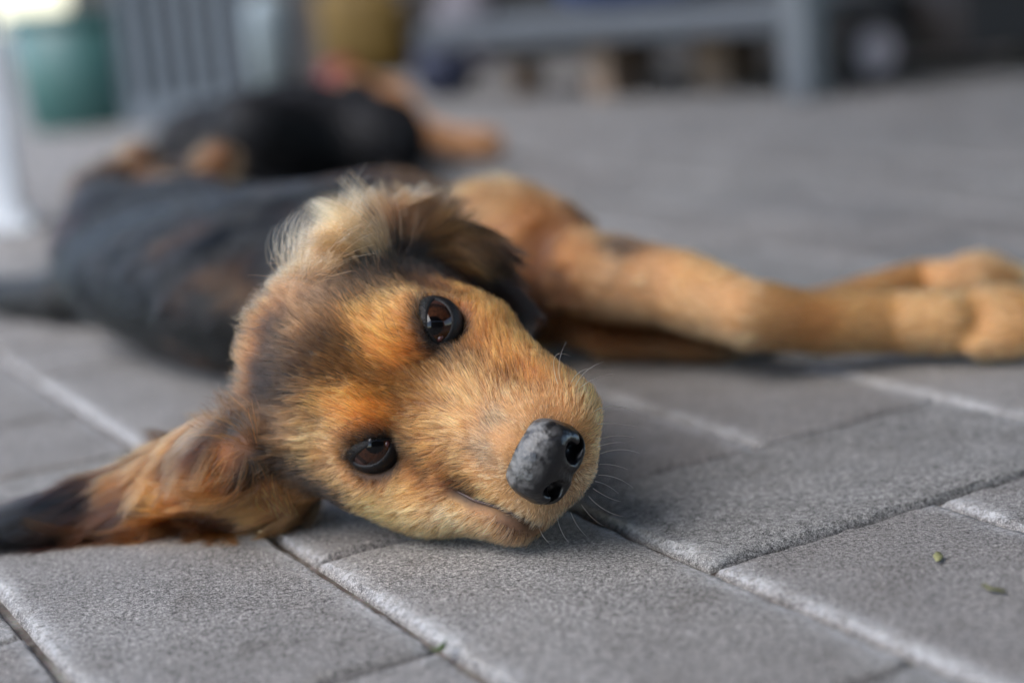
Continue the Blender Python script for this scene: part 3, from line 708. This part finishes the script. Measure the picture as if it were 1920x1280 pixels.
M_LID = mat_lid(); M_CAR = mat_plain('tear_duct_skin', (60, 32, 30), 0.25, 0.2, 800)
ER = 1.02
def sphere(r, nu=48, nv=32):
    V = [(0, 0, r)] + [(r * math.sin(math.pi * i / nv) * math.cos(2 * math.pi * j / nu), r * math.sin(math.pi * i / nv) * math.sin(2 * math.pi * j / nu), r * math.cos(math.pi * i / nv)) for i in range(1, nv) for j in range(nu)] + [(0, 0, -r)]
    F = [(0, 1 + j, 1 + (j + 1) % nu) for j in range(nu)]
    for i in range(nv - 2):
        for j in range(nu):
            a, b = 1 + i * nu + j, 1 + i * nu + (j + 1) % nu; F.append((a, a + nu, b + nu, b))
    l = len(V) - 1; F += [(l, l - nu + (j + 1) % nu, l - nu + j) for j in range(nu)]
    return V, F
for s, (ha, up_, lo_) in ((-1, (0.84, 0.36, 0.50)), (1, (0.82, 0.26, 0.38))):
    ec = np.array([s * EYE[0], EYE[1], EYE[2]]); P = H(*ec)
    gaze = unit((CAM - P)[None])[0]; g = gaze
    xa = unit(np.cross([0, 0, 1.0], g)[None])[0]; ya = np.cross(g, xa)
    V, F = sphere(ER * 0.01)
    V = np.array(V); rr = np.hypot(V[:, 0], V[:, 1]); V[:, 2] += np.where(V[:, 2] > 0, 0.0009 * np.exp(-(rr / 0.005) ** 2), 0)   # cornea
    ball = mesh_obj('eyeball', V, F, M_EYE, puppy)
    ball.matrix_world = head_matrix(P, np.stack([xa, ya, g], 1))
    # lids: rings on and around the eyeball; axis a runs from the inner to the outer corner
    nrm = unit(np.array([[s * 0.30, 0.72, 0.64]]))[0]; a_ax = np.array([s * 0.72, -0.66, 0.10]); a_ax = unit((a_ax - nrm * (a_ax @ nrm))[None])[0]; b_ax = np.cross(nrm, a_ax) * (-s)   # b: towards the brow
    if b_ax[2] < 0 and False: b_ax = -b_ax
    rings = []; nph = 56
    for sc_, rr_, e_ in ((0.97, ER * 0.97, 0), (1.0, ER * 1.03, 0), (1.06, ER * 1.065, 0), (1.18, ER * 1.075, 0), (1.38, ER * 1.07, 1), (1.62, ER * 1.06, 1), (1.9, ER * 1.045, 1), (2.2, ER * 0.99, 1)):
        ring = []
        for i in range(nph):
            t = 2 * math.pi * i / nph; ca, sb = math.cos(t), math.sin(t)
            A = ha * ca * (1.0 + (sc_ - 1) * (1.15 if ca < 0 else 0.6)); B = (up_ if sb > 0 else lo_) * sb * (abs(sb) ** 0.4)
            B = B + (sc_ - 1) * (0.5 if sb > 0 else 0.75) * sb
            rho = math.hypot(A, B); th = min(rho / ER, 1.5)
            dirv = nrm * math.cos(th) + (a_ax * A + b_ax * B) / max(rho, 1e-6) * math.sin(th)
            ring.append(H(*(ec + dirv * rr_)))
        rings.append(ring)
    V = np.array([p for r_ in rings for p in r_]); F = [(k * nph + i, k * nph + (i + 1) % nph, (k + 1) * nph + (i + 1) % nph, (k + 1) * nph + i) for k in range(len(rings) - 1) for i in range(nph)]
    mesh_obj('eyelid', V, F, M_LID, puppy)
    V, F = sphere(0.0017, 20, 12); V = np.array(V) * [1, 1, 0.7]
    th_ = ha * 0.86 / ER; cd = nrm * math.cos(th_) - a_ax * math.sin(th_)
    o_ = mesh_obj('tear_duct', V, F, M_CAR, puppy); o_.matrix_world = head_matrix(H(*(ec + cd * ER * 0.93)))
    lash = []
    for i in range(70):
        t = rng.uniform(0.25, 2.6); A = ha * math.cos(t) * 1.05; Bq = up_ * math.sin(t) + 0.08
        rho = math.hypot(A, Bq); th_ = rho / ER; d0 = nrm * math.cos(th_) + (a_ax * A + b_ax * Bq) / rho * math.sin(th_)
        out_ = unit((d0 * 0.5 + b_ax * 0.7 + a_ax * A * 0.6 + rng.normal(0, 0.12, 3))[None])[0]; ln = rng.uniform(0.25, 0.55); q0 = ec + d0 * ER * 1.06
        lash.append([H(*(q0 + out_ * ln * w_ + d0 * 0.12 * math.sin(w_ * 3))) for w_ in np.linspace(0, 1, 5)])
    lash = np.array(lash); make_curves('eyelashes', lash, np.broadcast_to(0.00006 * (1 - 0.7 * np.linspace(0, 1, 5)), lash.shape[:2]), np.full(lash.shape, 0.012), M_HAIR, puppy)
print('eyes', time.time() - T0)

# ------------------------------------------------------------------ the yard behind
def box_mesh(sx, sy, sz, bev=0.004, seg=2, taper=1.0):
    bm = bmesh.new(); bmesh.ops.create_cube(bm, size=1.0)
    for v in bm.verts:
        t = taper if v.co.z < 0 else 1.0
        v.co = Vector((v.co.x * sx * t, v.co.y * sy * t, (v.co.z + 0.5) * sz))
    if bev: bmesh.ops.bevel(bm, geom=bm.edges[:], offset=bev, segments=seg, affect='EDGES', profile=0.5)
    me = bpy.data.meshes.new('box'); bm.to_mesh(me); bm.free(); return me
def part_box(name, parent, loc, size, mat, rz=0.0, bev=0.004, taper=1.0, **kw):
    me = box_mesh(*size, bev=bev, taper=taper); me.name = name; me.materials.append(mat)
    o = bpy.data.objects.new(name, me); o.location = loc; o.rotation_euler = (0, 0, rz); return link(o, parent, **kw)
def lathe(name, prof, mat, parent=None, loc=(0, 0, 0), n=48, rot=None, **kw):
    V = [(r * math.cos(2 * math.pi * i / n), r * math.sin(2 * math.pi * i / n), z) for r, z in prof for i in range(n)]
    F = [(k * n + i, k * n + (i + 1) % n, (k + 1) * n + (i + 1) % n, (k + 1) * n + i) for k in range(len(prof) - 1) for i in range(n)]
    o = mesh_obj(name, V, F, mat, parent, **kw); o.location = loc
    if rot: o.rotation_euler = rot
    return o
def foot(x, y): p = atz(x, y, 0.0); return p, float((p - CAM) @ CF) / FPX   # ground point and metres per pixel there

# overhead roof of the open shelter: its edge runs to the left of the animals, where the daylight comes in
M_ROOF = mat_plain('roof_sheet', (92, 92, 95), 0.7)
roof = part_box('roof', None, (2.2, 2.2, 2.35), (6.2, 9.0, 0.06), M_ROOF, bev=0.0, kind='structure')
M_WALL = mat_plain('dark_plaster', (70, 66, 64), 0.9, 0.15, 3)
wall = part_box('wall', None, (2.0, 4.2, -0.02), (6.0, 0.12, 2.4), M_WALL, bev=0.0, kind='structure')

blocker = part_box('wall', None, (2.2, -2.6, -0.02), (6.4, 0.12, 2.36), mat_plain('blocker_plaster', (110, 108, 106), 0.9, 0.1, 3), bev=0.0, kind='structure')  # unseen wall added behind the lens to cut front light and eye reflections
# green tub
p, u = foot(150, 246)
tub = empty('tub', p + [0, 0.11, 0], label='round green plastic tub behind the lying black dog', cat='tub')
M_GREEN = mat_plain('green_plastic', (46, 82, 78), 0.45, 0.08, 8)
r0 = 132 * u
lathe('wall', [(0.0, 0.004), (r0 * 0.86, 0.0), (r0 * 0.9, 0.004), (r0 * 1.0, 0.205), (r0 * 0.97, 0.207), (r0 * 0.87, 0.012), (0, 0.010)], M_GREEN, tub)
lathe('rim', [(r0 * 1.0, 0.192), (r0 * 1.06, 0.194), (r0 * 1.075, 0.203), (r0 * 1.05, 0.211), (r0 * 0.98, 0.209)], M_GREEN, tub)

# slatted grey basket with a pale canister in front of its end
p, u = foot(345, 236)
M_SLAT = mat_plain('grey_plastic', (96, 103, 110), 0.5, 0.1, 10); M_DARK = mat_plain('dark_inside', (14, 15, 17), 0.8)
bk = empty('slatted_basket', p + [0.0, 0.05, 0], label='grey slatted plastic basket between the green tub and the pale canister', cat='basket')
bk.rotation_euler = (0, 0, 0.05)
part_box('back_panel', bk, (0, 0.14, 0.0), (222 * u, 0.006, 0.26), M_DARK, bev=0.001)
part_box('bottom_rail', bk, (0, 0.0, 0.0), (222 * u, 0.012, 0.045), M_SLAT)
part_box('top_rail', bk, (0, 0.0, 0.24), (222 * u, 0.014, 0.025), M_SLAT)
for k in range(6):
    part_box('slat', bk, ((-94 + k * 37.5) * u, 0.001, 0.046), (22 * u, 0.008, 0.193), M_SLAT, bev=0.002)
for sx in (-1, 1): part_box('side_panel', bk, (sx * 113 * u, 0.07, 0.0), (0.006, 0.15, 0.262), M_SLAT, bev=0.001)
p, u = foot(518, 196)
M_PALE = mat_plain('pale_plastic', (112, 124, 128), 0.45, 0.08, 8)
r1 = 46 * u
cn = empty('canister', p + [0, r1, 0.0], label='pale grey plastic canister beside the slatted basket', cat='canister')
lathe('body', [(0, 0.0), (r1 * 0.75, 0.001), (r1 * 0.97, 0.012), (r1, 0.03), (r1, 0.17), (r1 * 0.8, 0.20), (r1 * 0.35, 0.215), (0, 0.216)], M_PALE, cn)
lathe('lid', [(r1 * 0.36, 0.212), (r1 * 0.38, 0.235), (r1 * 0.3, 0.24), (0, 0.24)], M_DARK, cn)

# yellow sack, dark blue bag, red toy
def blob(name, c, r, mat, seed, h=0.006, parent=None, sq=3.0, **kw):
    """a slumped bag: superellipsoid with folds"""
    g = np.random.default_rng(seed); dd = g.normal(0, 1, (6, 3)); pp = g.uniform(0, 6, 6)
    V, F = sphere(1.0, 40, 26); V = np.array(V); V = np.sign(V) * np.abs(V) ** (2 / sq)
    V[:, 2] = (V[:, 2] + 1); V = V * np.array(r) * [1, 1, 1]
    nz = np.sin(V @ dd.T * 40 + pp).sum(1); V[:, :2] *= (1 + 0.025 * nz)[:, None]; V[:, 2] *= 1 + 0.02 * nz
    o = mesh_obj(name, V, F, mat, parent, **kw); o.location = c; return o
p, u = foot(690, 150); M_YEL = mat_plain('yellow_fabric', (88, 66, 6), 0.7, 0.25, 14)
blob('sack', p + [0, 0.09, 0], (88 * u, 0.08, 0.11), M_YEL, 3, label='mustard yellow sack standing behind the black dog', cat='sack')
p, u = foot(835, 186); M_NAVY = mat_plain('navy_fabric', (24, 30, 52), 0.7, 0.25, 14)
blob('bag', p + [0, 0.06, 0], (56 * u, 0.06, 0.045), M_NAVY, 5, label='dark navy bag on the paving beside the mustard sack', cat='bag')
p, u = foot(885, 150); M_GREY = mat_plain('grey_fabric', (92, 88, 94), 0.7, 0.2, 14)
blob('bag', p + [0, 0.14, 0], (60 * u, 0.06, 0.1), M_GREY, 8, label='grey bag behind the dark navy bag', cat='bag')
p, u = foot(632, 192); M_RED = mat_plain('red_plastic', (120, 30, 32), 0.5, 0.15, 14)
blob('toy', p + [0, 0.10, 0], (34 * u, 0.03, 0.035), M_RED, 9, label='dull red toy lying behind the black dog', cat='toy')

# low metal platform rack
pr, ur = foot(1494, 190); pl, ul = foot(940, 195)
d = pl - pr; Lr = np.linalg.norm(d); d = d / Lr; nb = np.array([d[1], -d[0], 0]); nb = nb if nb[1] > 0 else -nb
rk = empty('platform_rack', pr, label='low grey metal platform rack with a square post, standing over wooden blocks', cat='rack')
rz = math.atan2(d[1], d[0])
M_MET = mat_plain('galvanised_metal', (88, 91, 95), 0.45, 0.12, 9, metallic=0.35); M_MET2 = mat_plain('grey_metal', (58, 60, 64), 0.5, 0.1, 9, metallic=0.3)
def rloc(a, b, z): q = d * a + nb * b; return (q[0], q[1], z)
part_box('post', rk, rloc(0, 0.02, 0), (0.046, 0.046, 0.9), M_MET, rz)
part_box('post', rk, rloc(0, 0.62, 0), (0.046, 0.046, 0.9), M_MET, rz)
part_box('post', rk, rloc(Lr + 0.25, 0.62, 0), (0.046, 0.046, 0.9), M_MET, rz)
part_box('deck', rk, rloc((Lr + 0.2) / 2 + 0.03, 0.32, 0.118), (Lr + 0.2, 0.58, 0.016), M_MET, rz)
part_box('front_beam', rk, rloc((Lr + 0.2) / 2 + 0.026, 0.018, 0.092), (Lr + 0.19, 0.03, 0.0255), M_MET2, rz)
part_box('rear_beam', rk, rloc((Lr + 0.2) / 2 + 0.026, 0.62, 0.092), (Lr + 0.19, 0.03, 0.0255), M_MET2, rz)
M_WOOD = mat_plain('raw_wood', (112, 94, 78), 0.75, 0.2, 30)
for (x, y, w, tx) in ((1120, 186, 62, 'pale wooden block under the rack, the one farther from its post'), (1328, 170, 84, 'wooden block under the rack next to its post')):
    p, u = foot(x, y); o = part_box('wooden_block', None, p + nb * 0.05, (w * u, 0.09, 0.085), M_WOOD, rz, label=tx, cat='block', group='blocks under the rack')
p, u = foot(968, 178); part_box('wooden_block', None, p + nb * 0.03, (26 * u, 0.05, 0.05), mat_plain('brown_wood', (110, 76, 36), 0.7, 0.2, 30), rz, label='small brown wooden block at the end of the rack', cat='block', group='blocks under the rack')
part_box('shade_panel', None, pr + d * 0.6 + nb * 0.95, (2.2, 0.1, 0.5), M_DARK, rz, label='long dark crate added as the shade behind the metal rack', cat='panel')  # near-black slab added to stand for the shade under the rack
p, u = foot(960, 120); 
blob('bundle', pr + d * (Lr * 0.9) + nb * 0.3 + [0, 0, 0.134], (0.14, 0.1, 0.05), mat_plain('blue_fabric', (40, 56, 96), 0.7, 0.2, 14), 12, label='dark blue bundle lying on the metal rack', cat='bundle')

# caster wheel and the dark cart it carries
p, u = foot(1632, 166)
wr = 72 * u
ct = empty('cart', p, label='dark low cart on a thick rubber wheel beside the rack post', cat='cart')
M_TYRE = mat_plain('rubber', (30, 28, 29), 0.75, 0.15, 20); M_RIM = mat_plain('rim_grey', (150, 144, 148), 0.5, 0.1, 20)
wh = empty('wheel', (0.0, 0.0, wr), parent=ct); wh.rotation_euler = (math.pi / 2, 0, math.radians(12))
prof = [(wr * 0.55, -0.022), (wr * 0.8, -0.026), (wr * 0.95, -0.022), (wr, -0.012), (wr, 0.012), (wr * 0.95, 0.022), (wr * 0.8, 0.026), (wr * 0.55, 0.022)]
lathe('tyre', prof, M_TYRE, wh)
lathe('rim', [(0.0, 0.02), (wr * 0.2, 0.022), (wr * 0.25, 0.012), (wr * 0.5, 0.014), (wr * 0.56, 0.024), (wr * 0.56, -0.024), (wr * 0.5, -0.014), (0, -0.012)], M_RIM, wh)
part_box('fork', ct, (0.035, 0.045, wr * 0.9), (0.03, 0.03, 0.10), M_DARK, 0.4)
M_CART = mat_plain('brown_black_paint', (34, 29, 28), 0.7)
part_box('body', ct, (0.33, 0.28, 0.035), (0.55, 0.3, 0.16), M_CART, 0.45, bev=0.01)
part_box('top', ct, (0.33, 0.28, 0.1955), (0.62, 0.34, 0.015), M_MET2, 0.45)

# white post at the edge of the shelter
p, u = foot(-8, 432)
wp = empty('white_post', p, label='white painted post rising beside the puppy\'s tail', cat='post')
M_WHITE = mat_plain('white_paint', (205, 207, 210), 0.5, 0.05, 6)
part_box('shaft', wp, (0, 0, 0.012), (0.055, 0.05, 2.338), M_WHITE, 0.2)
part_box('base_plate', wp, (0, 0, 0), (0.075, 0.07, 0.012), M_WHITE, 0.2, bev=0.002)

# ---- second dog, far out of focus
B = lambda x, y, z: atz(x, y + 9, z)
F3 = Field((-0.75, 1.4, -0.004), (0.25, 2.7, 0.22), 0.005)
bA, bB, bC = B(400, 262, 0.045), B(560, 240, 0.058), B(715, 255, 0.045)
F3.chain([bA, bB, bC], [0.042, 0.054, 0.044], 0.03)
F3.chain([B(330, 290, 0.03), bA], [0.028, 0.04], 0.02)
T2 = [B(660, 165, 0.075), B(730, 180, 0.06), B(775, 235, 0.035), B(850, 258, 0.02), B(912, 262, 0.018)]
F3.chain(T2, [0.020, 0.022, 0.018, 0.016, 0.017], 0.012)
F3.chain([bC, T2[0]], [0.035, 0.02], 0.02)
hd = B(352, 262, 0.048)                                               # head turned away, muzzle along the paving, ear down
F3.ell(hd, (0.036, 0.036, 0.034), None, 0.012)
F3.chain([hd, hd + [-0.05, 0.03, -0.016], hd + [-0.075, 0.04, -0.022]], [0.022, 0.017, 0.014], 0.010)
F3.chain([hd + [0.0, -0.025, 0.01], hd + [0.012, -0.04, -0.02], hd + [0.006, -0.042, -0.036]], [0.010, 0.014, 0.009], 0.006, flat=((0, 1, 0), 1.6))
F3.chain([B(560, 262, 0.05), B(470, 230, 0.08), B(420, 235, 0.075)], [0.04, 0.034, 0.02], 0.02)
V3, Q3 = F3.surface(); V3 = relax(V3, Q3, 3); N3 = vnormals(V3, Q3)
tan_pts = [(T2, 0.024), ([hd + [-0.068, 0.037, -0.024], hd + [-0.08, 0.042, -0.024]], 0.012)]
def tone3(P):
    c = np.tile(np.array([0.008, 0.0075, 0.009]), (len(P), 1))
    for ch, r in tan_pts:
        f = sm(-seg_dist(P, ch)[0], -r * 1.3, -r)[:, None]; c = c * (1 - f) + f * lin((172, 126, 86))
    return c
_N = Nodes('matt_black_fur'); _a = _N.n('ShaderNodeAttribute'); _a.attribute_name = 'tone'; _N.bsdf(_a.outputs['Color'], 0.8).inputs['Specular IOR Level'].default_value = 0.1; M_FELT = _N.m
dog2 = mesh_obj('black_dog', V3, Q3, puppy.data.materials[0], label='black dog with tan paws lying behind the tan puppy', cat='dog')
a3 = dog2.data.attributes.new('coat', 'FLOAT_COLOR', 'POINT'); c3 = np.ones((len(V3), 4), np.float32); c3[:, :3] = tone3(V3); a3.data.foreach_set('color', c3.ravel())
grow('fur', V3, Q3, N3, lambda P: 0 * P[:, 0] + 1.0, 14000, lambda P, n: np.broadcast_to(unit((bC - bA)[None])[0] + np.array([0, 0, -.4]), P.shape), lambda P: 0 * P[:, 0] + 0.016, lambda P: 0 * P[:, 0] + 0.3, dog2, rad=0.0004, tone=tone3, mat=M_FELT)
# ---- scraps on the paving
def scrap(name, x, y, size, rgb, seed, **kw):
    g = np.random.default_rng(seed); n = 9; V = [(0, 0, 0.3)]
    for i in range(n):
        t = 2 * math.pi * i / n; r = 1 + g.normal(0, 0.25); V.append((r * math.cos(t) * 1.6, r * math.sin(t) * 0.7, 0.1 + abs(g.normal(0, 0.35))))
    V += [(x_, y_, z_ - 0.12) for x_, y_, z_ in V]
    F = [(0, 1 + i, 1 + (i + 1) % n) for i in range(n)] + [(n + 1, n + 2 + (i + 1) % n, n + 2 + i) for i in range(n)] + [(1 + i, n + 2 + i, n + 2 + (i + 1) % n, 1 + (i + 1) % n) for i in range(n)]
    o = mesh_obj(name, np.array(V) * size, F, mat_plain(name + '_mat', rgb, 0.7, 0.2, 300), **kw)
    o.location = atz(x, y, 0.0012); o.rotation_euler = (0, 0, g.uniform(0, 6)); return o
scrap('leaf_scrap', 1760, 1046, 0.0022, (120, 118, 78), 1, label='small yellow-green leaf scrap on the paver, the one farther from the lens', cat='leaf')
scrap('leaf_scrap', 1862, 1106, 0.0024, (92, 90, 60), 2, label='small olive leaf scrap on the paver at the picture edge', cat='leaf')
scrap('moss_tuft', 828, 1216, 0.0024, (66, 82, 44), 3, label='tiny green moss tuft in the paver joint', cat='moss')
scrap('straw_piece', 496, 996, 0.0028, (190, 170, 132), 4, label='pale piece of straw in the joint beside the ear', cat='straw')
print('done', time.time() - T0, flush=True)
